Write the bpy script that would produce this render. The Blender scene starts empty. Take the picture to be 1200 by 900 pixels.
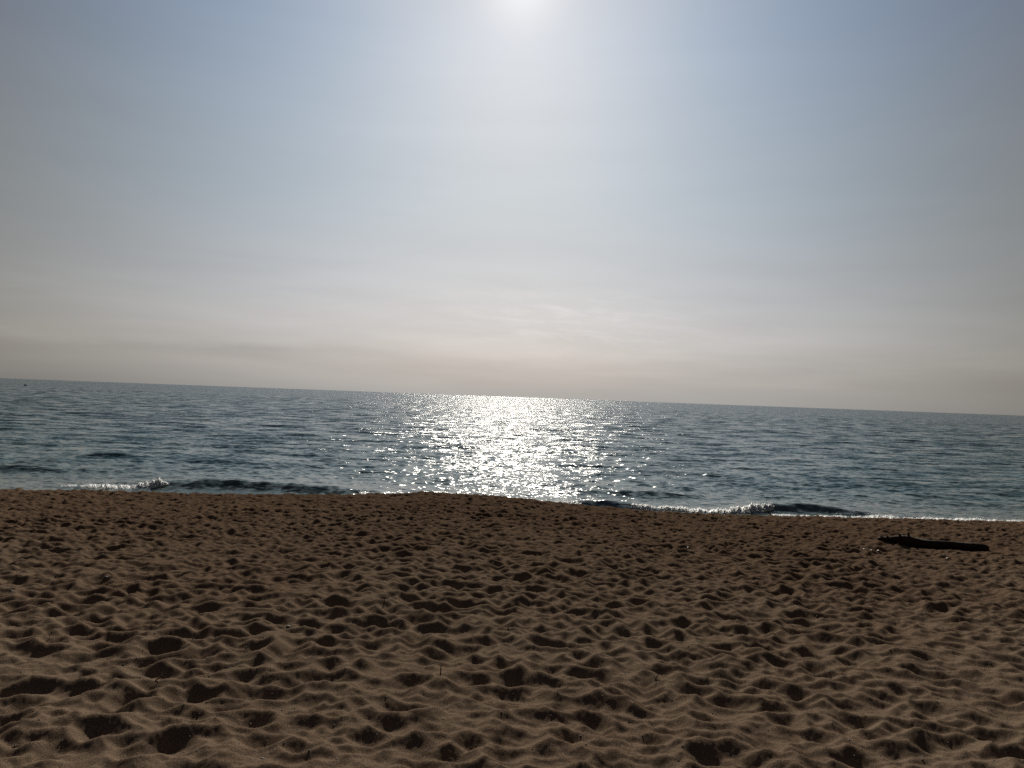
import bpy, bmesh, math, random
import numpy as np
from mathutils import Vector, Matrix

R = math.radians
random.seed(7)
rng = np.random.default_rng(11)
scene = bpy.context.scene
C = scene.collection

# ------------------------------------------------------------------ camera, sky, sun, exposure
CAM_Z = 3.0
F = 906.0                                   # focal length in pixels of a 1200 px wide picture
PITCH, ROLL = R(0.95), R(2.1)
cam_data = bpy.data.cameras.new('camera')
cam_data.sensor_width = 36
cam_data.lens = 36 * F / 1200
cam_data.clip_start = 0.05
cam_data.clip_end = 60000
cam = bpy.data.objects.new('camera', cam_data)
CAMROT = (Matrix.Rotation(R(90) + PITCH, 4, 'X') @ Matrix.Rotation(ROLL, 4, 'Z'))
cam.matrix_world = Matrix.Translation((0, 0, CAM_Z)) @ CAMROT
C.objects.link(cam)
scene.camera = cam

SUN_EL, SUN_AZ = R(28.4), R(-0.3)           # azimuth measured from +Y towards +X
SUN_DIR = Vector((math.cos(SUN_EL) * math.sin(SUN_AZ), math.cos(SUN_EL) * math.cos(SUN_AZ), math.sin(SUN_EL)))
sun_data = bpy.data.lights.new('sun', 'SUN')
sun_data.energy = 5.0
sun_data.angle = R(0.5)
sun_data.color = (1.0, 0.94, 0.83)
sun = bpy.data.objects.new('sun', sun_data)
sun.rotation_euler = SUN_DIR.to_track_quat('Z', 'Y').to_euler()
sun.location = (0, 0, 50)
C.objects.link(sun)

scene.view_settings.view_transform = 'Standard'
scene.view_settings.look = 'None'
scene.view_settings.exposure = 0.0
scene.view_settings.gamma = 1.0
scene.view_settings.use_curve_mapping = False
scene.render.engine = 'CYCLES'
scene.cycles.use_denoising = False
scene.cycles.use_adaptive_sampling = False
scene.cycles.max_bounces = 4
scene.cycles.sample_clamp_direct = 14.0
scene.cycles.sample_clamp_indirect = 2.0
scene.cycles.caustics_reflective = False
scene.cycles.caustics_refractive = False


class NT:
    """small helper round a node tree"""
    def __init__(s, tree):
        s.t = tree; s.n = tree.nodes; s.l = tree.links
    def node(s, kind, **kw):
        n = s.n.new(kind)
        for k, v in kw.items():
            setattr(n, k, v)
        return n
    def put(s, sock, v):
        if isinstance(v, bpy.types.NodeSocket): s.l.new(v, sock)
        else: sock.default_value = v
    def math(s, op, a, b=None, c=None, clamp=False):
        n = s.node('ShaderNodeMath', operation=op, use_clamp=clamp)
        s.put(n.inputs[0], a)
        if b is not None: s.put(n.inputs[1], b)
        if c is not None: s.put(n.inputs[2], c)
        return n.outputs[0]
    def vmath(s, op, a, b=None, scale=None):
        n = s.node('ShaderNodeVectorMath', operation=op)
        s.put(n.inputs[0], a)
        if b is not None: s.put(n.inputs[1], b)
        if scale is not None: s.put(n.inputs['Scale'], scale)
        return n.outputs['Value'] if op in ('DOT_PRODUCT', 'LENGTH') else n.outputs[0]
    def ramp(s, fac, stops, interp='LINEAR'):
        n = s.node('ShaderNodeValToRGB')
        n.color_ramp.interpolation = interp
        e = n.color_ramp.elements
        while len(e) < len(stops): e.new(0.5)
        for el, (p, c) in zip(e, stops):
            el.position = p
            el.color = (c[0], c[1], c[2], 1) if not isinstance(c, (int, float)) else (c, c, c, 1)
        s.put(n.inputs[0], fac)
        return n.outputs[0]
    def mix(s, fac, a, b, blend='MIX'):
        n = s.node('ShaderNodeMix', data_type='RGBA', blend_type=blend)
        s.put(n.inputs[0], fac)
        s.put(n.inputs[6], a if isinstance(a, bpy.types.NodeSocket) else (*a, 1))
        s.put(n.inputs[7], b if isinstance(b, bpy.types.NodeSocket) else (*b, 1))
        return n.outputs[2]
    def noise(s, vec, scale, detail=2, rough=0.5, dist=0.0, out='Fac'):
        n = s.node('ShaderNodeTexNoise')
        s.put(n.inputs['Vector'], vec)
        n.inputs['Scale'].default_value = scale
        n.inputs['Detail'].default_value = detail
        n.inputs['Roughness'].default_value = rough
        n.inputs['Distortion'].default_value = dist
        return n.outputs[out]
    def scalev(s, vec, sc):
        return s.vmath('MULTIPLY', vec, sc)


world = bpy.data.worlds.new('World')
scene.world = world
world.use_nodes = True
w = NT(world.node_tree)
w.n.clear()
tc = w.node('ShaderNodeTexCoord')
D = w.vmath('NORMALIZE', tc.outputs['Generated'])
sep = w.node('ShaderNodeSeparateXYZ'); w.l.new(D, sep.inputs[0])
sky = w.node('ShaderNodeTexSky', sky_type='NISHITA')
sky.sun_disc = False
sky.sun_elevation = SUN_EL
sky.sun_rotation = SUN_AZ
sky.altitude = 0
sky.air_density = 1.0
sky.dust_density = 3.0
sky.ozone_density = 1.0
el = w.math('ARCSINE', w.math('MINIMUM', w.math('MAXIMUM', sep.outputs[2], 0.0), 1.0))
eln = w.math('DIVIDE', el, R(90))                                   # 0 horizon .. 1 zenith
az = w.math('ABSOLUTE', w.math('SUBTRACT', w.math('ARCTAN2', sep.outputs[0], sep.outputs[1]), SUN_AZ))
g = w.math('EXPONENT', w.math('MULTIPLY', w.math('POWER', w.math('DIVIDE', az, 0.52), 3.0), -1.0))
E = lambda deg: deg / 90.0
centre = w.ramp(eln, [(0.0, (.355, .366, .378)), (E(2.5), (.385, .398, .430)), (E(5), (.37, .395, .45)), (E(14), (.23, .325, .42)),
                      (E(25), (.130, .250, .400)), (E(31), (.12, .225, .36)), (E(48), (.07, .11, .20)), (1.0, (.03, .05, .10))])
edge = w.ramp(eln, [(0.0, (.155, .150, .140)), (E(4), (.158, .155, .140)), (E(11), (.128, .124, .108)), (E(17), (.120, .115, .105)),
                    (E(25), (.092, .096, .118)), (E(32), (.07, .08, .11)), (E(50), (.04, .05, .08)), (1.0, (.03, .05, .09))])
# unseen sky away from the sun, dimmed by choice to deepen the sand's shadows
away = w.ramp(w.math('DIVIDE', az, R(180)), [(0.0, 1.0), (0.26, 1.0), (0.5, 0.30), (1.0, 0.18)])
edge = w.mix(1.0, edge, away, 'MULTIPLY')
above = w.ramp(eln, [(0, 1.0), (E(34), 1.0), (E(55), 0.40), (1.0, 0.30)])  # sky above the frame, darkened artificially for less fill on the sand
body = w.mix(g, edge, centre)
sdot = w.vmath('DOT_PRODUCT', D, tuple(SUN_DIR))
ang = w.math('ARCCOSINE', w.math('MINIMUM', sdot, 0.999999))
glow1 = w.math('MULTIPLY', w.math('EXPONENT', w.math('DIVIDE', ang, -0.04)), 0.07)
glow2 = w.math('MULTIPLY', w.math('EXPONENT', w.math('MULTIPLY', w.math('POWER', w.math('DIVIDE', ang, 0.042), 2.0), -1.0)), 0.17)
glow = w.math('ADD', glow1, glow2)
glowc = w.vmath('SCALE', (1.0, 0.95, 0.85), scale=glow)
# thin, hardly visible cloud bands low over the sea
cv = w.node('ShaderNodeCombineXYZ')
w.put(cv.inputs[0], w.math('ARCTAN2', sep.outputs[0], sep.outputs[1]))
w.put(cv.inputs[1], w.math('MULTIPLY', el, 9.0))
cn = w.noise(cv.outputs[0], 3.2, 5, 0.55, 0.3)
cn2 = w.noise(cv.outputs[0], 1.3, 3, 0.5, 0.2)
low = w.ramp(eln, [(0, 0.25), (E(2), 1.0), (E(5), 0.7), (E(11), 0.22), (E(26), 0.15), (1, 0)])
cloud = w.math('ADD', w.math('MULTIPLY', w.math('SUBTRACT', w.math('ADD', cn, cn2), 1.0), w.math('MULTIPLY', low, 0.42)), 1.0)
# a low grey bank on the horizon with an uneven top, and a few pale wisps right of the sun's foot
azs = w.math('ARCTAN2', sep.outputs[0], sep.outputs[1])
bv = w.node('ShaderNodeCombineXYZ'); w.put(bv.inputs[0], azs); w.put(bv.inputs[1], w.math('MULTIPLY', el, 3.0))
bn = w.noise(bv.outputs[0], 5.0, 4, 0.55)
topel = w.math('ADD', R(1.6), w.math('MULTIPLY', bn, R(2.6)))
bank = w.node('ShaderNodeMapRange', interpolation_type='SMOOTHSTEP')
w.put(bank.inputs[0], w.math('SUBTRACT', topel, el)); bank.inputs[1].default_value = -R(0.35); bank.inputs[2].default_value = R(0.5)
bstr = w.math('MULTIPLY', bank.outputs[0], w.ramp(w.math('ADD', w.math('MULTIPLY', azs, 0.7), 0.5), [(0.0, .15), (.30, .13), (.42, .06), (.52, .07), (.62, .08), (.80, .02)]))
wv = w.node('ShaderNodeCombineXYZ'); w.put(wv.inputs[0], azs); w.put(wv.inputs[1], w.math('MULTIPLY', w.math('ADD', el, w.math('MULTIPLY', azs, 0.10)), 6.0))
wn = w.ramp(w.noise(wv.outputs[0], 16.0, 6, 0.62, 0.6), [(.48, 0.0), (.72, 1.0)])
wm1 = w.math('EXPONENT', w.math('MULTIPLY', w.math('POWER', w.math('DIVIDE', w.math('SUBTRACT', azs, R(4.5)), R(8.0)), 2.0), -1.0))
wm2 = w.math('EXPONENT', w.math('MULTIPLY', w.math('POWER', w.math('DIVIDE', w.math('SUBTRACT', el, R(5.6)), R(2.0)), 2.0), -1.0))
wisp = w.math('MULTIPLY', w.math('MULTIPLY', wn, w.math('MULTIPLY', wm1, wm2)), 0.16)
cloud = w.math('ADD', w.math('SUBTRACT', cloud, bstr), wisp)
body = w.vmath('SCALE', body, scale=cloud)
tot = w.vmath('ADD', w.vmath('ADD', w.vmath('SCALE', body, scale=10.0), w.vmath('SCALE', glowc, scale=10.0)),
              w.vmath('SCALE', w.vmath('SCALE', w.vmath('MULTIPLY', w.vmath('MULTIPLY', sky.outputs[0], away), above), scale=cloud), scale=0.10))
bg = w.node('ShaderNodeBackground')
w.put(bg.inputs[0], tot)
bg.inputs[1].default_value = 0.10
wo = w.node('ShaderNodeOutputWorld')
w.l.new(bg.outputs[0], wo.inputs[0])


# ------------------------------------------------------------------ helpers
def ray(px, py):
    """direction through a pixel of the 1200 x 900 photograph"""
    v = CAMROT.to_3x3() @ Vector(((px - 600) / F, -(py - 450) / F, -1))
    return v.normalized()

def at_depth(px, py, y):
    v = ray(px, py)
    return Vector((0, 0, CAM_Z)) + v * (y / v.y)

def tag(o, label=None, cat=None, group=None, kind=None):
    for k, v in (('label', label), ('category', cat), ('group', group), ('kind', kind)):
        if v: o[k] = v
    return o

def material(name):
    m = bpy.data.materials.new(name)
    m.use_nodes = True
    n = NT(m.node_tree)
    b = m.node_tree.nodes['Principled BSDF']
    return m, n, b

def grid_mesh(name, X, Y, Z, mat, attrs=None):
    rows, cols = X.shape
    me = bpy.data.meshes.new(name)
    n = rows * cols
    me.vertices.add(n)
    co = np.stack([X, Y, Z], -1).astype(np.float32).reshape(-1)
    me.vertices.foreach_set('co', co)
    idx = np.arange(n, dtype=np.int32).reshape(rows, cols)
    q = np.stack([idx[:-1, :-1], idx[:-1, 1:], idx[1:, 1:], idx[1:, :-1]], -1).reshape(-1, 4)
    nf = len(q)
    me.loops.add(nf * 4)
    me.loops.foreach_set('vertex_index', q.reshape(-1))
    me.polygons.add(nf)
    me.polygons.foreach_set('loop_start', np.arange(0, nf * 4, 4, dtype=np.int32))
    me.polygons.foreach_set('use_smooth', np.ones(nf, dtype=bool))
    me.update(calc_edges=True)
    for k, v in (attrs or {}).items():
        a = me.attributes.new(k, 'FLOAT', 'POINT')
        a.data.foreach_set('value', v.astype(np.float32).reshape(-1))
    me.materials.append(mat)
    o = bpy.data.objects.new(name, me)
    C.objects.link(o)
    return o

def poly_obj(name, verts, faces, mat, parent=None, smooth=True):
    me = bpy.data.meshes.new(name)
    me.from_pydata([tuple(v) for v in verts], [], faces)
    if smooth:
        me.polygons.foreach_set('use_smooth', [True] * len(me.polygons))
    me.update()
    me.materials.append(mat)
    o = bpy.data.objects.new(name, me)
    o.parent = parent
    C.objects.link(o)
    return o

def smoothstep(a, b, x):
    t = np.clip((x - a) / (b - a), 0, 1)
    return t * t * (3 - 2 * t)

def bilinear(A, fx, fy):
    h, wd = A.shape
    x0 = np.clip(np.floor(fx).astype(int), 0, wd - 2); y0 = np.clip(np.floor(fy).astype(int), 0, h - 2)
    tx = np.clip(fx - x0, 0, 1); ty = np.clip(fy - y0, 0, 1)
    return (A[y0, x0] * (1 - tx) * (1 - ty) + A[y0, x0 + 1] * tx * (1 - ty) +
            A[y0 + 1, x0] * (1 - tx) * ty + A[y0 + 1, x0 + 1] * tx * ty)


# ------------------------------------------------------------------ the beach
CREST_Y = 18.0
edge_px = [(-400, 562), (-150, 566), (0, 570), (120, 573), (200, 576), (300, 577.5), (400, 578), (460, 577), (495, 574.5), (560, 578),
           (620, 583), (680, 590), (760, 597), (860, 602), (1000, 605), (1200, 608), (1400, 611), (1700, 618)]
ex, ez = [], []
for px, py in edge_px:
    p = at_depth(px, py + 1.5, CREST_Y)
    ex.append(p.x); ez.append(p.z)
ex, ez = np.array(ex), np.array(ez)

def base_z(x, y):
    zc = np.interp(x, ex, ez)
    z0 = 1.42
    t = np.clip(y / CREST_Y, -1.5, 1)
    z = z0 + (zc - z0) * t
    d = np.maximum(y - CREST_Y + 0.35, 0)
    z = z - 0.21 * d * d / (d + 0.7)
    return np.maximum(z, -2.2)

CELL = 0.0145
X0, X1, Y0, Y1 = -17.0, 17.0, 0.2, 21.0
nx, ny = int((X1 - X0) / CELL), int((Y1 - Y0) / CELL)
H = np.zeros((ny, nx), np.float32)

def fft_noise(ny, nx, cell, lo, hi, seed, slope=1.5, ax=1.0):
    r = np.random.default_rng(seed)
    s = np.fft.rfft2(r.standard_normal((ny, nx)).astype(np.float32))
    ky = np.fft.fftfreq(ny, cell)[:, None]; kx = np.fft.rfftfreq(nx, cell)[None, :] * ax
    k = np.sqrt(kx * kx + ky * ky) + 1e-6
    s *= k ** -slope * np.exp(-(lo * k) ** 2 * 0.5) * (1 - np.exp(-(hi * k) ** 2))
    a = np.fft.irfft2(s, s=(ny, nx))
    return (a / a.std()).astype(np.float32)

H += 0.016 * fft_noise(ny, nx, CELL, 0.05, 0.50, 3, 1.6, 1.5)
n_st = 42000
sx = rng.uniform(X0 + .5, X1 - .5, n_st); sy = Y0 + .4 + (Y1 - Y0 - .9) * rng.random(n_st) ** .78
keep = np.abs(sx) < sy * 0.78 + 1.6
sx, sy = sx[keep], sy[keep]
def press(cx, cy, L, W, dep, th, flat=.62):
    """one footprint or heel hole pushed into the sand, with the rim it throws up"""
    rad = int(max(L, W) * 1.75 / CELL) + 1
    ix, iy = int((cx - X0) / CELL), int((cy - Y0) / CELL)
    a0, a1, b0, b1 = max(ix - rad, 0), min(ix + rad + 1, nx), max(iy - rad, 0), min(iy + rad + 1, ny)
    gx = (np.arange(a0, a1) * CELL + X0 - cx)[None, :].astype(np.float32)
    gy = (np.arange(b0, b1) * CELL + Y0 - cy)[:, None].astype(np.float32)
    c_, s_ = math.cos(th), math.sin(th)
    uu = (gx * c_ + gy * s_) / L; vv = (-gx * s_ + gy * c_) / W
    vv = vv * (1 + 0.28 * uu) + 0.25 * rng.uniform(-1, 1) * uu * uu      # one end wider, outline a little bent
    d = np.sqrt(uu * uu + vv * vv)
    inn = np.clip(1 - d * d, 0, 1)
    wgt = np.clip(1.25 - d, 0, 1)
    tilt = 1 + 0.45 * uu * rng.choice([-1, 1])
    rim = np.exp(-((d - 1.12) / .20) ** 2) * (0.30 + 0.25 * np.clip(uu * rng.choice([-1, 1]), -1, 1))
    P = H[b0:b1, a0:a1]
    P[...] = P * (1 - flat * wgt) + P.mean() * .5 * wgt - dep * inn ** 1.3 * tilt + dep * rim

for cx, cy in zip(sx, sy):
    u = rng.random()
    if u < 0.62:
        L = rng.uniform(.085, .165); W = L * rng.uniform(.50, .80); dep = rng.uniform(.010, .050)
    elif u < 0.88:
        L = rng.uniform(.045, .09); W = L * rng.uniform(.6, .95); dep = rng.uniform(.006, .030)
    else:
        L = rng.uniform(.16, .26); W = L * rng.uniform(.45, .7); dep = rng.uniform(.015, .055)
    fs = 1 - .30 * min(max((cy - 7) / 8, 0), 1)
    fs *= .88
    dep *= 1 + .22 * min(max((cy - 4) / 3, 0), 1)
    calm = math.sin(cx * .9 + 1.3) * math.cos(cy * .8 + cx * .35) + .5 * math.sin(cx * 2.1 - cy * 1.4)      # trodden and calmer patches
    dep *= min(max(1.0 + .32 * calm, .5), 1.4)
    press(cx, cy, L * fs, W * fs, dep, rng.uniform(0, math.pi) if rng.random() < .5 else rng.normal(0, .45))

# the deepest hollows of the photograph: column, row, width in pixels
holes = [(519, 767, 40), (608, 796, 52), (600, 819, 23), (560, 818, 22), (595, 880, 52), (433, 863, 46), (537, 883, 50), (747, 808, 50), (698, 845, 32),
         (670, 862, 42), (470, 830, 62), (480, 797, 56), (553, 797, 46), (667, 808, 46), (743, 842, 22), (767, 867, 36), (592, 750, 32), (653, 755, 56), (588, 778, 36),
         (657, 715, 48), (547, 667, 28), (660, 656, 26), (143, 673, 20), (23, 708, 20), (192, 787, 76), (290, 840, 60), (160, 817, 46), (43, 805, 46), (30, 828, 40),
         (80, 778, 18), (343, 800, 36), (303, 810, 60), (207, 870, 60), (143, 737, 30), (200, 703, 38), (353, 877, 40), (307, 867, 50), (850, 693, 30), (950, 767, 40),
         (1033, 747, 28), (1013, 760, 24), (1177, 818, 60), (857, 822, 50), (860, 795, 26), (850, 768, 46), (1000, 845, 46), (1033, 825, 30), (1010, 890, 60),
         (833, 887, 50), (1120, 868, 60), (1090, 790, 55), (1183, 883, 44), (1183, 743, 16), (1083, 772, 26), (927, 813, 44), (957, 863, 40), (20, 680, 26), (105, 690, 30)]
for px, py, wpx in holes:
    v = ray(px, py); y_ = 2.0
    while CAM_Z + v.z * y_ / v.y > float(base_z(v.x * y_ / v.y, y_)): y_ += .01
    L = wpx * y_ / F / 2 * 1.18
    W = min(L * .75, .11)
    press(v.x * y_ / v.y, y_ - .25 * W, L, W, .034 + .16 * W, rng.normal(0, .15), .85)

def blur(A, n=1):
    for _ in range(n):
        A[1:-1, :] = A[1:-1, :] * .5 + (A[:-2, :] + A[2:, :]) * .25
        A[:, 1:-1] = A[:, 1:-1] * .5 + (A[:, :-2] + A[:, 2:]) * .25
blur(H, 1)
ycell = (np.arange(ny) * CELL + Y0)[:, None]
rug = fft_noise(ny, nx, CELL, 0.45, 3.0, 15, 1.0)
H += (0.0030 + .0062 * smoothstep(6, 14, ycell)) * (1 + .35 * np.clip(rug, -1.5, 2)) * fft_noise(ny, nx, CELL, 0.02, 0.13, 5, 1.2, 2.2)
# dry sand slips down whatever is steeper than its angle of repose
for it in range(26):
    T = CELL * (math.tan(R(29.3)) + .14 * smoothstep(9, 14, ycell))
    for ax_ in (0, 1):
        dH = np.diff(H, axis=ax_)
        ex_ = np.sign(dH) * np.maximum(np.abs(dH) - (T[:-1] if ax_ == 0 else T), 0) * 0.35
        if ax_ == 0:
            H[:-1, :] += ex_; H[1:, :] -= ex_
        else:
            H[:, :-1] += ex_; H[:, 1:] -= ex_
soft = H.copy(); blur(soft, 2); H = H * .60 + soft * .40
H += 0.0009 * fft_noise(ny, nx, CELL, 0.008, 0.06, 9, 0.8)
H -= H.mean()
yy = (np.arange(ny) * CELL + Y0)[:, None]
H *= (1 - smoothstep(19.0, 20.4, yy)) * (1.0 + 0.10 * smoothstep(5, 15, yy))
xx = np.abs(np.arange(nx) * CELL + X0)[None, :]
H *= 1 - smoothstep(15.5, 16.8, xx)

# outline of the driftwood log taken from the photograph: column, upper edge, lower edge; the sand is heaped against it
prof = [(1029, 630.5, 632.5), (1034, 629.5, 633.5), (1043, 630, 635), (1053, 629.5, 637), (1062, 628.5, 639.5), (1068, 629.5, 641), (1076, 631.5, 642), (1086, 633.5, 642.5),
        (1098, 635, 643), (1112, 635.8, 643), (1126, 636.3, 643.8), (1140, 637, 644.8), (1150, 637.8, 645.3), (1155, 638.6, 645.2), (1158, 640.5, 644.2)]
pcol = np.array([p[0] for p in prof]); ptop = np.array([p[1] for p in prof]); pbot = np.array([p[2] for p in prof])
v = ray(1120, 642); LY = 8.0
while CAM_Z + v.z * LY / v.y > float(base_z(v.x * LY / v.y, LY)): LY += .01
bx, bz = zip(*[(at_depth(c, t, LY).x, at_depth(c, t, LY).z) for c, t in zip(pcol, pbot)])
gxx = (np.arange(nx) * CELL + X0)[None, :]; gyy = (np.arange(ny) * CELL + Y0)[:, None]
j0, j1 = int((LY - 1.4 - Y0) / CELL), int((LY + 1.4 - Y0) / CELL); i0, i1 = int((bx[0] - 1 - X0) / CELL), min(nx, int((bx[-1] + 1 - X0) / CELL))
gx_, gy_ = gxx[:, i0:i1], gyy[j0:j1]
wl = np.exp(-((gy_ - LY) / .38) ** 2) * smoothstep(bx[0] - .6, bx[0] + .1, gx_) * (1 - smoothstep(bx[-1] - .1, bx[-1] + .6, gx_))
wl = wl.astype(np.float32)
tgt = np.interp(gx_, bx, bz) - .005 - base_z(gx_ + 0 * gy_, gy_ + 0 * gx_)
H[j0:j1, i0:i1] = H[j0:j1, i0:i1] * (1 - .75 * wl) + tgt * wl

def sand_z(x, y):
    x = np.asarray(x, float); y = np.asarray(y, float)
    inside = (x > X0) & (x < X1 - CELL) & (y > Y0) & (y < Y1 - CELL)
    h = bilinear(H, (x - X0) / CELL, (y - Y0) / CELL)
    fade = smoothstep(Y0, Y0 + .5, y)
    return base_z(x, y) + np.where(inside, h * fade, 0)

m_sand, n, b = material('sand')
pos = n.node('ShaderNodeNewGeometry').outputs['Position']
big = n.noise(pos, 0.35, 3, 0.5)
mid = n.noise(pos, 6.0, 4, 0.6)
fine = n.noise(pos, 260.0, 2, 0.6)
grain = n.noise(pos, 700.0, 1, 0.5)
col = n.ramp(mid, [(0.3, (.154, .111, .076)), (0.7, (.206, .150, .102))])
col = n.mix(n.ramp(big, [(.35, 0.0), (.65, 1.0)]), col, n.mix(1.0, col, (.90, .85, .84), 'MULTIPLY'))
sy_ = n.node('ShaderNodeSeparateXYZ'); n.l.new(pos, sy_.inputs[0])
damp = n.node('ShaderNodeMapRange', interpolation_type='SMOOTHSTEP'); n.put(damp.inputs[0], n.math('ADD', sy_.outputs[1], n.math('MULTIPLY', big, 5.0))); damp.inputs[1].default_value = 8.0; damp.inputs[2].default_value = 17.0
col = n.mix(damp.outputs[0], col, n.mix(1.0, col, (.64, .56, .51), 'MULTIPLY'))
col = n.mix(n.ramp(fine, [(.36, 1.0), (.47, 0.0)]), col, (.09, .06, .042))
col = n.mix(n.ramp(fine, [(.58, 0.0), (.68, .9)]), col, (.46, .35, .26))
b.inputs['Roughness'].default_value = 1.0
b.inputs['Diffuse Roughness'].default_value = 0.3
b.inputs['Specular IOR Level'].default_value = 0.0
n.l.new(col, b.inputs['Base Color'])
bump = n.node('ShaderNodeBump')
bump.inputs['Strength'].default_value = 0.8
bump.inputs['Distance'].default_value = 0.004
n.put(bump.inputs['Height'], n.math('ADD', n.noise(pos, 90.0, 3, 0.65), n.math('MULTIPLY', grain, .5)))
n.l.new(bump.outputs[0], b.inputs['Normal'])

th_in = np.linspace(R(-42), R(42), 1300)
th_l = -np.geomspace(R(43), R(179.99), 90)[::-1]; th_r = np.geomspace(R(43), R(179.99), 90)
th = np.concatenate([th_l, th_in, th_r])
rr = np.concatenate([[0.05, 0.5, .9], np.geomspace(1.3, 20.5, 980), np.geomspace(21, 900, 60)])
TH, RR = np.meshgrid(th, rr)
XS, YS = RR * np.sin(TH), RR * np.cos(TH)
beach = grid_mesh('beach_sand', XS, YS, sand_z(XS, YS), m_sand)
tag(beach, kind='structure')

# ------------------------------------------------------------------ the sea
sea_r = np.concatenate([np.arange(18.0, 29.5, 0.045), np.geomspace(29.5, 330, 640), np.geomspace(333, 40000, 220)])
sth = np.concatenate([-np.geomspace(R(42.5), R(89.6), 60)[::-1], np.linspace(R(-42), R(42), 1250), np.geomspace(R(42.5), R(89.6), 60)])
TH, RR = np.meshgrid(sth.astype(np.float32), sea_r.astype(np.float32))
XW, YW = RR * np.sin(TH), RR * np.cos(TH)
drow = np.gradient(sea_r).astype(np.float32)[:, None]
ZW = np.zeros_like(XW)
lost = np.zeros_like(XW[:, :1])
waves = []
wr = np.random.default_rng(21)
for i in range(110):
    lam = math.exp(wr.uniform(math.log(.22), math.log(9)))
    spread = 0.95 if lam < 2 else 0.55
    a = wr.normal(0, spread) + R(8)
    k = 2 * math.pi / lam
    slope = 0.027 if lam < 1 else (0.0105 if lam < 3 else 0.0065)
    waves.append((k * math.sin(a), k * math.cos(a), slope / k, lam, wr.uniform(0, 6.28), slope))
for kx, ky, A, lam, ph, sl in waves:
    off = abs(math.atan2(kx, ky)); off = min(off, math.pi - off)
    kr = math.cos(max(off - .62, 0))                      # how fast the wave runs along the rows' radius, at worst
    f = np.clip(lam / (3.4 * np.maximum(drow * kr, sea_r[:, None] * 0.0012)) - 0.6, 0, 1).astype(np.float32)
    act = (f[:, 0] > 0)
    lost += (1 - f ** 2) * sl * sl / 2
    if not act.any(): continue
    last = np.nonzero(act)[0][-1] + 1
    p = kx * XW[:last] + ky * YW[:last] + ph
    c = np.cos(p)
    ZW[:last] += A * f[:last] * (c + 0.25 * np.cos(2 * p))
# patches of rougher and calmer water
ZW *= (1 - 0.75 * (1 - smoothstep(20, 27, YW)))

def bumpx(x, pts):
    return np.interp(x, [p[0] for p in pts], [p[1] for p in pts])

def px_x(px, y):
    return at_depth(px, 575, y).x

def shore_wave(y0, pts, front, back, wob=0.25, seed=0):
    """one low breaker: pts = (pixel column, crest height in metres)"""
    global ZW
    P = [(px_x(a, y0), h) for a, h in pts]
    A = bumpx(XW, P) * (1 + .07 * np.sin(XW * 2.1 + seed) + .05 * np.sin(XW * 7.3 + seed * 3))
    yc = y0 + wob * np.sin(XW * .55 + seed) + .10 * np.sin(XW * 1.7 + seed * 2) + .05 * np.sin(XW * 4.3 + seed * 5)
    d = YW - yc
    prof = np.where(d < 0, np.exp(-(d / front) ** 2), 1 / (1 + (d / back) ** 2) ** 1.3)
    near = (YW < 40)
    ZW = ZW + np.where(near, A * prof, 0).astype(np.float32)

shore_wave(22.6, [(60, 0), (150, .10), (195, .22), (240, .24), (300, .29), (340, .26), (400, .20), (450, .08), (480, 0)], .50, 1.1, .12, 1.0)
shore_wave(21.6, [(630, 0), (675, .16), (710, .21), (760, .16), (810, .05), (840, 0)], .34, .9, .08, 2.0)
shore_wave(21.9, [(850, 0), (885, .20), (930, .25), (970, .22), (1020, .10), (1060, 0)], .34, .9, .08, 3.0)
shore_wave(24.6, [(600, 0), (670, .10), (730, .20), (770, .16), (840, .04), (870, 0)], .35, .9, .2, 4.0)
shore_wave(25.8, [(-100, .08), (60, .12), (130, .05), (200, 0)], .4, 1.2, .2, 5.0)
shore_wave(31.5, [(60, 0), (130, .14), (200, .04), (260, 0)], .5, 1.6, .3, 6.0)

m_sea, n, b = material('sea_water')
pos = n.node('ShaderNodeNewGeometry').outputs['Position']
nrm = n.node('ShaderNodeNewGeometry').outputs['Normal']
at = n.node('ShaderNodeAttribute', attribute_name='lost_slope')
flat = n.scalev(pos, (0.42, 1.0, 0.0))
rip = n.noise(flat, 8.5, 3, 0.62, 0.0, 'Color')
chop = n.noise(flat, 0.9, 2, 0.55, 0.0, 'Color')
gust = n.noise(n.scalev(pos, (0.012, 0.05, 0.0)), 1.0, 3, 0.6)
gust2 = n.noise(n.scalev(pos, (0.10, 0.32, 0.0)), 1.0, 2, 0.6)
amp = n.math('ADD', n.math('MULTIPLY', n.math('ADD', gust, gust2), 0.8), 0.2)
s1 = n.vmath('SCALE', n.vmath('SUBTRACT', rip, (.5, .5, .5)), scale=n.math('MULTIPLY', amp, 1.12))
s2 = n.vmath('SCALE', n.vmath('SUBTRACT', chop, (.5, .5, .5)), scale=n.math('MULTIPLY', at.outputs['Fac'], 10.0))
bc = n.node('ShaderNodeCombineXYZ'); n.put(bc.inputs[1], n.math('MULTIPLY', at.outputs['Fac'], -1.35)); bias = bc.outputs[0]   # the faces one sees far out are those turned to the shore
sl = n.vmath('MULTIPLY', n.vmath('ADD', n.vmath('ADD', s1, s2), bias), (1, 1, 0))
nn = n.vmath('NORMALIZE', n.vmath('ADD', nrm, sl))
n.l.new(nn, b.inputs['Normal'])
spx = n.node('ShaderNodeSeparateXYZ'); n.l.new(pos, spx.inputs[0])
shal = n.node('ShaderNodeMapRange', interpolation_type='SMOOTHSTEP'); n.put(shal.inputs[0], n.math('ADD', spx.outputs[1], n.math('MULTIPLY', gust2, 4.0))); shal.inputs[1].default_value = 24.0; shal.inputs[2].default_value = 32.0
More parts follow.
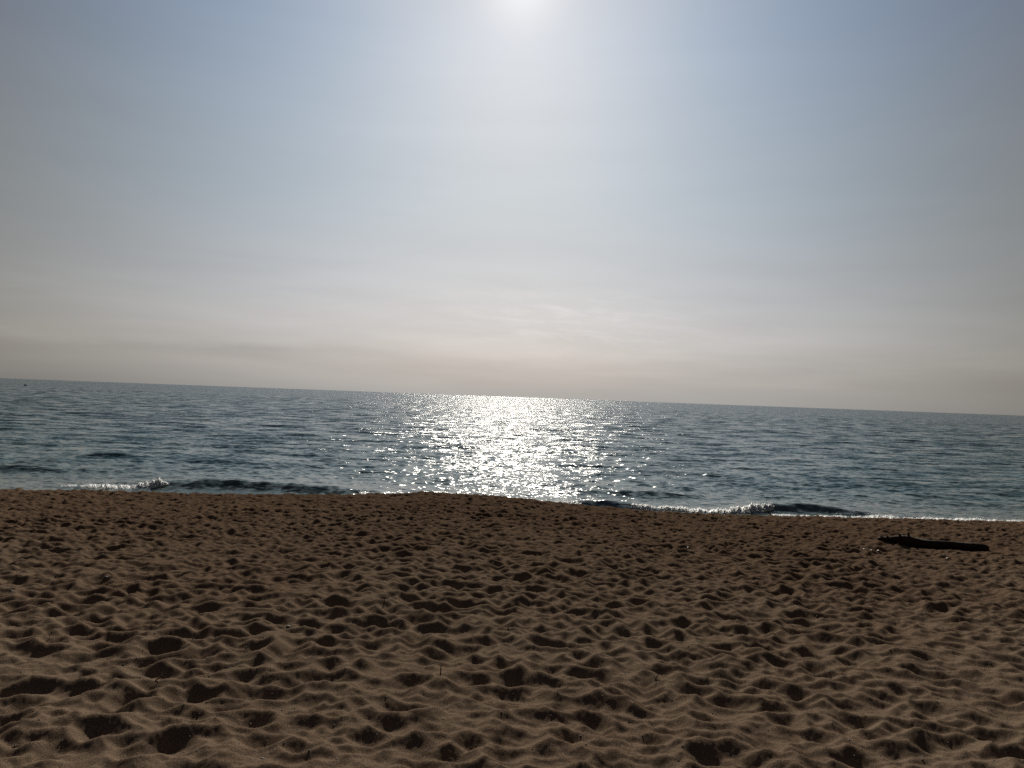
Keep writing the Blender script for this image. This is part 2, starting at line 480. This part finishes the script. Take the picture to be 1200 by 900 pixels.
n.l.new(n.mix(shal.outputs[0], (.078, .105, .094), (.033, .078, .078)), b.inputs['Base Color'])   # sandy shallows, deeper water farther out
b.inputs['Roughness'].default_value = 0.08
b.inputs['IOR'].default_value = 1.333
sea = grid_mesh('sea', XW, YW, ZW, m_sea, {'lost_slope': np.broadcast_to(np.sqrt(lost), XW.shape)})
tag(sea, kind='structure')

def sea_z(x, y):
    r = math.hypot(x, y); t = math.atan2(x, y)
    i = int(np.clip(np.searchsorted(sea_r, r), 0, len(sea_r) - 1)); j = int(np.clip(np.searchsorted(sth, t), 0, len(sth) - 1))
    return float(ZW[i, j])

# ------------------------------------------------------------------ foam of the little breakers
m_foam, n, b = material('foam')
b.inputs['Base Color'].default_value = (.60, .61, .60, 1)
b.inputs['Roughness'].default_value = 0.6
b.inputs['Subsurface Weight'].default_value = 0.8
b.inputs['Subsurface Radius'].default_value = (1, 1, 1)
b.inputs['Subsurface Scale'].default_value = 0.06

ico = bmesh.new()
bmesh.ops.create_icosphere(ico, subdivisions=1, radius=1.0)
iv = np.array([v.co[:] for v in ico.verts]); ifc = np.array([[v.index for v in f.verts] for f in ico.faces])
ico.free()

def blob_cloud(name, P, Rd, mat, squash=0.6, extra=None):
    P = np.array(P); Rd = np.array(Rd)
    N = len(P)
    sc = np.stack([Rd * 1.3, Rd * 1.1, Rd * squash], -1)
    V = iv[None] * (1 + 0.15 * rng.standard_normal((N, len(iv), 1))) * sc[:, None, :] + P[:, None, :]
    Fc = ifc[None] + (np.arange(N) * len(iv))[:, None, None]
    V = V.reshape(-1, 3).tolist(); Fc = Fc.reshape(-1, 3).tolist()
    if extra:
        o = len(V); V += extra[0]; Fc += [tuple(i + o for i in f) for f in extra[1]]
    return poly_obj(name, V, Fc, mat)

FP, FR, RV, RF = [], [], [], []
def foam_line(pts, count, rmin=.005, rmax=.016):
    """pts = (pixel column, distance, pile height, depth of the band)"""
    cols = [p[0] for p in pts]
    streak = np.random.default_rng(int(pts[0][0]) + 5)
    ph = streak.uniform(0, 6, 6)
    made = 0
    # the mound of froth itself, lumpy, sunk into the water at its edges
    nc, nr = int((cols[-1] - cols[0]) * 1.6), 13
    lump = fft_noise(nr * 2, nc + 8, 1.0, 1.0, 6.0, int(pts[0][0]) + 9, .8)
    o = len(RV)
    for i in range(nc):
        c = cols[0] + (cols[-1] - cols[0]) * i / (nc - 1)
        y0 = np.interp(c, cols, [p[1] for p in pts]); hh = np.interp(c, cols, [p[2] for p in pts]); bd = np.interp(c, cols, [p[3] for p in pts])
        m = .70 + .20 * math.sin(c * .11 + ph[0]) + .2 * math.sin(c * .31 + ph[1]) + .15 * math.sin(c * .83 + ph[2])
        for j in range(nr):
            t = j / (nr - 1) * 2 - 1
            y = y0 + t * bd * 1.3; x = px_x(c, y)
            RV.append((x, y, max(sea_z(x, y), float(base_z(np.array(x), np.array(y)))) - .012 + hh * m * (1 - t * t) ** .6 * (.9 + .30 * float(lump[j, i]))))
    for i in range(nc - 1):
        for j in range(nr - 1):
            a = o + i * nr + j
            RF.append((a, a + nr, a + nr + 1, a + 1))
    while made < count:
        c = rng.uniform(cols[0], cols[-1])
        y0 = np.interp(c, cols, [p[1] for p in pts]); hh = np.interp(c, cols, [p[2] for p in pts]); bd = np.interp(c, cols, [p[3] for p in pts])
        m = .70 + .20 * math.sin(c * .11 + ph[0]) + .2 * math.sin(c * .31 + ph[1]) + .15 * math.sin(c * .83 + ph[2])
        if rng.random() > m * min(1, (hh + .03) * 9): continue
        y = y0 + rng.normal(0, bd)
        x = px_x(c, y)
        z = max(sea_z(x, y), float(base_z(np.array(x), np.array(y)))) + hh * m * rng.random() ** .7 * 1.05
        FP.append((x, y, z)); FR.append(rng.uniform(rmin, rmax) * (0.8 if z > hh * .6 else 1))
        made += 1
foam_line([(70, 22.1, .02, .12), (120, 22.1, .05, .18), (170, 22.2, .08, .18), (188, 22.3, .15, .12), (198, 22.3, .04, .05)], 900)
foam_line([(420, 22.2, .01, .10), (470, 22.2, .025, .12), (560, 21.9, .03, .14), (640, 21.5, .035, .14)], 600)
foam_line([(630, 21.4, .04, .12), (660, 21.35, .11, .12), (682, 21.4, .06, .06)], 600)
foam_line([(740, 21.3, .02, .10), (800, 21.4, .07, .16), (860, 21.5, .13, .20), (890, 21.7, .12, .16), (908, 21.7, .05, .06)], 1200)
foam_line([(905, 21.2, .022, .10), (1000, 21.3, .032, .16), (1060, 21.6, .045, .26), (1130, 21.8, .055, .26), (1200, 22.0, .03, .20), (1300, 22.2, .03, .20)], 900)
foam = blob_cloud('surf_foam', FP, FR, m_foam, extra=(RV, RF))
tag(foam, 'broken white foam of the low waves running along the edge of the sand', 'foam', kind='stuff')

# ------------------------------------------------------------------ driftwood log
m_wood, n, b = material('wet_dark_wood')
tcw = n.node('ShaderNodeTexCoord').outputs['Object']
gr = n.noise(n.scalev(tcw, (3, 30, 30)), 2.0, 4, 0.6)
n.l.new(n.ramp(gr, [(.35, (.014, .011, .009)), (.7, (.060, .046, .035))]), b.inputs['Base Color'])
b.inputs['Roughness'].default_value = 0.85
b.inputs['Specular IOR Level'].default_value = 0.15
bp = n.node('ShaderNodeBump'); bp.inputs['Distance'].default_value = .01; bp.inputs['Strength'].default_value = .8
n.l.new(gr, bp.inputs['Height']); n.l.new(bp.outputs[0], b.inputs['Normal'])

def tube(path, radii, seg=18, rough=0.0, seed=0):
    """closed tube along a list of points, uneven radius"""
    r_ = np.random.default_rng(seed)
    V, Fc = [], []
    path = [Vector(p) for p in path]
    for i, p in enumerate(path):
        t = (path[min(i + 1, len(path) - 1)] - path[max(i - 1, 0)]).normalized()
        up = Vector((0, 0, 1)) if abs(t.z) < .9 else Vector((0, 1, 0))
        s = t.cross(up).normalized(); u = s.cross(t)
        for j in range(seg):
            a = 2 * math.pi * j / seg
            rad = radii[i] * (1 + rough * (math.sin(3 * a + i * .35) * .5 + math.sin(5 * a - i * .2 + 1) * .35 + r_.normal(0, .25)))
            V.append(p + (s * math.cos(a) + u * math.sin(a)) * rad)
    for i in range(len(path) - 1):
        for j in range(seg):
            k = (j + 1) % seg
            Fc.append((i * seg + j, i * seg + k, (i + 1) * seg + k, (i + 1) * seg + j))
    V.append(path[0]); V.append(path[-1])
    e0, e1 = len(V) - 2, len(V) - 1
    q = (len(path) - 1) * seg
    for j in range(seg):
        k = (j + 1) % seg
        Fc.append((e0, k, j)); Fc.append((e1, q + j, q + k))
    return V, Fc

def ground_hit(px, py):
    v = ray(px, py)
    o = Vector((0, 0, CAM_Z))
    t = 2.0
    while t < 40:
        p = o + v * t
        if p.z <= float(sand_z(p.x, p.y)): break
        t += .02
    return p

path, rad = [], []
for c in np.linspace(1029, 1158, 46):
    a = at_depth(c, np.interp(c, pcol, ptop), LY); z = at_depth(c, np.interp(c, pcol, pbot), LY)
    a = a + Vector((0, 0, .003)); z = z - Vector((0, 0, .012))
    path.append(((a.x + z.x) / 2, LY + .10 * math.sin((c - 1029) / 40) , (a.z + z.z) / 2)); rad.append(max((a.z - z.z) / 2, .008) * 1.04)
origin = Vector((float(np.mean([p[0] for p in path])), LY, float(min(p[2] for p in path)) - .05))
log = bpy.data.objects.new('driftwood_log', None); log.location = origin; C.objects.link(log)
tag(log, 'long dark driftwood log lying on the sand near the water, knobbly left end', 'driftwood log')
V, Fc = tube([Vector(p) - origin for p in path], rad, 20, .10, 3)
poly_obj('trunk', V, Fc, m_wood, log)
def stub(c, t0, t1, r0, lean):
    a = at_depth(c, t0, LY); z = at_depth(c + lean, t1, LY)
    P = [a.lerp(z, t) - origin + Vector((.006 * math.sin(t * 7), .02 * t, 0)) for t in (0, .3, .6, .85, 1)]
    V, Fc = tube(P, [r0 * 1.3, r0, r0 * .85, r0 * .8, r0 * .5], 9, .12, int(c))
    poly_obj('branch_stub', V, Fc, m_wood, log)
stub(1056, 631, 625.8, .024, -1.0)
stub(1065, 631, 624.2, .022, 0.5)
stub(1042, 631.5, 627.2, .018, -2.5)
stub(1036, 631.5, 628.2, .014, -4.0)

# ------------------------------------------------------------------ buoys far out
m_buoy, n, b = material('dark_buoy_plastic')
b.inputs['Base Color'].default_value = (.020, .024, .028, 1); b.inputs['Roughness'].default_value = .75
m_rope, n, b = material('weathered_steel')
b.inputs['Base Color'].default_value = (.05, .05, .05, 1); b.inputs['Roughness'].default_value = .6

def lathe(profile, seg=28):
    V, Fc = [], []
    for r_, z_ in profile:
        for j in range(seg):
            a = 2 * math.pi * j / seg
            V.append((r_ * math.cos(a), r_ * math.sin(a), z_))
    for i in range(len(profile) - 1):
        for j in range(seg):
            k = (j + 1) % seg
            Fc.append((i * seg + j, i * seg + k, (i + 1) * seg + k, (i + 1) * seg + j))
    return V, Fc

def make_buoy(px, py, width_px, squash, label):
    v = ray(px, py)
    hy = CAM_Z / -v.z * 1.0
    p = Vector((0, 0, CAM_Z)) + v * hy
    d = p.y
    r_ = width_px * d / F / 2
    root = bpy.data.objects.new('mooring_buoy', None)
    root.location = (p.x, p.y, -.15 * r_); C.objects.link(root)
    tag(root, label, 'buoy', 'mooring buoys far out on the sea')
    h = r_ * squash
    pf = [(0.001, -.5 * h)] + [(r_ * math.cos(t), h * .35 + h * math.sin(t) * .85) for t in np.linspace(-1.3, 1.35, 18)] + [(.12 * r_, h * 1.2), (.001, h * 1.2)]
    V, Fc = lathe(pf); poly_obj('float_body', V, Fc, m_buoy, root)
    V, Fc = lathe([(r_ * .97, h * .28), (r_ * 1.05, h * .31), (r_ * 1.05, h * .39), (r_ * .97, h * .42)]); poly_obj('collar', V, Fc, m_rope, root)
    ring = [(.11 * r_ * math.cos(a), 0, h * 1.26 + .11 * r_ * math.sin(a)) for a in np.linspace(0, 2 * math.pi, 15)]
    V, Fc = tube(ring, [.03 * r_] * 15, 8); poly_obj('lifting_ring', V, Fc, m_rope, root)
make_buoy(30, 452, 3.0, 1.1, 'small round dark buoy alone on the far left of the sea, just under the horizon')
make_buoy(531, 471, 3.0, .55, 'low dark buoy in the middle of the sun glitter, just under the horizon')
make_buoy(843, 483, 2.4, .6, 'tiny dark buoy right of the sun glitter, just under the horizon')

# ------------------------------------------------------------------ twigs, dry stalks, shells on the sand
m_twig, n, b = material('dry_dark_twig')
b.inputs['Base Color'].default_value = (.022, .016, .012, 1); b.inputs['Roughness'].default_value = .9
m_straw, n, b = material('bleached_stalk')
b.inputs['Base Color'].default_value = (.30, .26, .19, 1); b.inputs['Roughness'].default_value = .8
m_shell, n, b = material('pale_shell')
b.inputs['Base Color'].default_value = (.62, .58, .52, 1); b.inputs['Roughness'].default_value = .5
m_stone, n, b = material('dark_pebble')
b.inputs['Base Color'].default_value = (.035, .030, .028, 1); b.inputs['Roughness'].default_value = .7

def twig(name, px0, py0, dx, dz, dy, r_, mat, label, cat, group, forks=0, seed=0):
    """a thin stick rooted at the pixel; dx, dy, dz: where its free end lies, in metres"""
    q = np.random.default_rng(seed)
    p = ground_hit(px0, py0)
    root = p - Vector((dx, dy, dz)).normalized() * .012
    N = 9
    pts = []
    for i in range(N):
        t = i / (N - 1)
        wv = Vector((math.sin(t * 5 + seed), math.cos(t * 4 + seed), math.sin(t * 6))) * .05 * math.hypot(dx, dz)
        pts.append(Vector((dx, dy, dz)) * t + wv * t)
    V, Fc = tube(pts, [r_ * (1 - .55 * i / (N - 1)) for i in range(N)], 8, .15, seed)
    for k in range(forks):
        i0 = 3 + k * 2
        d = Vector((q.uniform(-1, 1), q.uniform(-.5, .5), q.uniform(.2, 1))).normalized() * math.hypot(dx, dz) * .35
        V2, F2 = tube([pts[i0] + d * t for t in (0, .3, .6, 1)], [r_ * .55, r_ * .45, r_ * .35, r_ * .2], 6, .1, seed + k)
        o = len(V); V += V2; Fc += [tuple(v + o for v in f) for f in F2]
    ob = poly_obj(name, V, Fc, mat)
    ob.location = root
    tag(ob, label, cat, group)
    return ob

G1 = 'dark twigs lying on or stuck in the sand'
twig('twig', 516, 790, .008, .075, .0, .0045, m_twig, 'thin dark twig standing upright below the large shadowed hollow in the middle foreground', 'twig', G1, 1, 1)
twig('twig', 553, 772, .060, .022, .01, .0060, m_twig, 'thick stubby dark twig lying just right of the large shadowed hollow in the middle foreground', 'twig', G1, 2, 2)
twig('twig', 768, 797, .030, .055, .02, .0050, m_twig, 'short forked dark twig leaning out of the sand right of the middle foreground', 'twig', G1, 2, 3)
twig('twig', 86, 730, .075, -.002, -.04, .0065, m_twig, 'straight dark twig lying flat and slanting in the left foreground', 'twig', G1, 0, 4)
twig('twig', 180, 800, .050, .050, .02, .0050, m_twig, 'dark twig leaning to the right out of a hollow in the left foreground', 'twig', G1, 1, 5)
twig('twig', 450, 708, .002, .085, .0, .0055, m_twig, 'dark twig standing upright left of the middle, farthest away of the twigs', 'twig', G1, 0, 6)
twig('twig', 735, 848, .050, .020, .02, .0045, m_twig, 'small dark twig lying in the front foreground below a shadowed hollow', 'twig', G1, 1, 7)
twig('twig', 15, 876, .055, .018, .0, .0045, m_twig, 'small dark twig at the bottom left corner of the beach', 'twig', G1, 1, 8)
G2 = 'pale dry stalks sticking out of the sand'
twig('dry_stalk', 21, 674, -.035, .085, .0, .0035, m_straw, 'pale bent stalk sticking up near the left edge of the beach', 'dry stalk', G2, 1, 11)
twig('dry_stalk', 58, 749, .004, .060, .0, .0030, m_straw, 'thin pale upright stalk in the left foreground, lower of two close together', 'dry stalk', G2, 0, 12)
twig('dry_stalk', 60, 743, .015, .050, .01, .0030, m_straw, 'thin pale stalk leaning right in the left foreground, upper of two close together', 'dry stalk', G2, 1, 13)
twig('dry_stalk', 118, 803, -.012, .050, .0, .0030, m_straw, 'tiny pale stalk leaning left in the lower left foreground', 'dry stalk', G2, 0, 14)
twig('dry_stalk', 650, 688, .015, .100, .0, .0032, m_straw, 'pale thin stalk standing in the middle distance right of the centre', 'dry stalk', G2, 1, 15)

def shell(px, py, size, mat, label, name='shell', cat='shell', group='pale shells scattered near the driftwood log', seed=0):
    """a small ribbed half shell, hinge narrow and lip fanned out"""
    p = ground_hit(px, py)
    q = np.random.default_rng(seed)
    nu, nv = 9, 17
    V, Fc = [], []
    for side in (1, .86):
        for i in range(nu):
            u = i / (nu - 1)
            for j in range(nv):
                a = (j / (nv - 1) - .5) * 2.5
                rr_ = u * size * (1 + .04 * math.cos(j * math.pi))
                V.append((rr_ * math.sin(a), rr_ * math.cos(a) - size * .4, side * size * .42 * math.sin(math.pi * min(1, .12 + u * .8)) * math.cos(a * .55) + (.0 if side == 1 else -.002)))
    M = nu * nv
    for s in range(2):
        for i in range(nu - 1):
            for j in range(nv - 1):
                f = (s * M + i * nv + j, s * M + i * nv + j + 1, s * M + (i + 1) * nv + j + 1, s * M + (i + 1) * nv + j)
                Fc.append(f if s == 0 else f[::-1])
    for j in range(nv - 1):
        Fc.append(((nu - 1) * nv + j, (nu - 1) * nv + j + 1, M + (nu - 1) * nv + j + 1, M + (nu - 1) * nv + j))
    ob = poly_obj(name, V, Fc, mat)
    ob.location = p + Vector((0, 0, .002)); ob.rotation_euler = (q.uniform(.1, .5), q.uniform(-.3, .3), q.uniform(0, 6.28))
    tag(ob, label, cat, group)
shell(1013, 644, .030, m_shell, 'pale shell on the sand left of the driftwood log, leftmost of three in a row', seed=1)
shell(1021, 645, .024, m_shell, 'pale shell on the sand left of the driftwood log, middle of three in a row', seed=2)
shell(1029, 645.5, .030, m_shell, 'pale shell on the sand left of the driftwood log, rightmost of three in a row', seed=3)
shell(1111, 654.5, .026, m_shell, 'small pale shell on the sand in front of the driftwood log', seed=4)
shell(806, 642, .028, m_shell, 'pale shell alone on the sand right of the middle, level with the log', seed=5)
shell(577, 660, .024, m_shell, 'small pale shell in the middle distance of the sand, near the centre', seed=6)

def pebble(px, py, s, label, seed):
    p = ground_hit(px, py)
    bm = bmesh.new(); bmesh.ops.create_icosphere(bm, subdivisions=3, radius=1)
    q = np.random.default_rng(seed); f = q.uniform(1.5, 3, 6)
    for v in bm.verts:
        d = 1 + .12 * math.sin(f[0] * v.co.x + f[1]) + .10 * math.sin(f[2] * v.co.y + f[3]) + .05 * math.sin(f[4] * 2 * v.co.z)
        v.co = Vector((v.co.x * 1.25, v.co.y, v.co.z * .62)) * d * s
    for fc in bm.faces: fc.smooth = True
    me = bpy.data.meshes.new('pebble'); bm.to_mesh(me); bm.free(); me.materials.append(m_stone)
    o = bpy.data.objects.new('pebble', me); o.location = p + Vector((0, 0, s * .25)); C.objects.link(o)
    tag(o, label, 'pebble', 'dark pebbles on the sand')
pebble(125, 677, .016, 'small dark pebble on the upper left of the beach, beside a shadowed hollow', 1)
pebble(533, 810, .010, 'small dark pebble in the middle foreground, just below the upright twig', 2)
pebble(338, 735, .014, 'small dark pebble left of the middle of the beach', 3)
pebble(13, 693, .015, 'small dark pebble close to the left edge of the beach', 4)
pebble(308, 890, .009, 'small dark pebble at the bottom edge of the beach, left of the middle', 5)

# loose grit, shell crumbs and dry bits nobody could count
GP, GR = [], []
for i in range(2600):
    y = 2.6 + 15 * rng.random() ** 1.3; x = rng.uniform(-1, 1) * (y * .75 + .3)
    GP.append((x, y, float(sand_z(x, y)) + .0015)); GR.append(rng.uniform(.0012, .0038) * (1 + y * .05))
grit = blob_cloud('sand_grit', GP, GR, m_stone, .8)
tag(grit, 'fine dark grit and crumbs strewn over the beach sand', 'grit', kind='stuff')
GP, GR = [], []
for i in range(260):
    y = 2.6 + 15 * rng.random() ** 1.2; x = rng.uniform(-1, 1) * (y * .75 + .3)
    GP.append((x, y, float(sand_z(x, y)) + .0015)); GR.append(rng.uniform(.0008, .0022) * (1 + y * .05))
crumb = blob_cloud('shell_crumbs', GP, GR, m_shell, .7)
tag(crumb, 'tiny pale shell crumbs strewn over the beach sand', 'shell crumbs', kind='stuff')
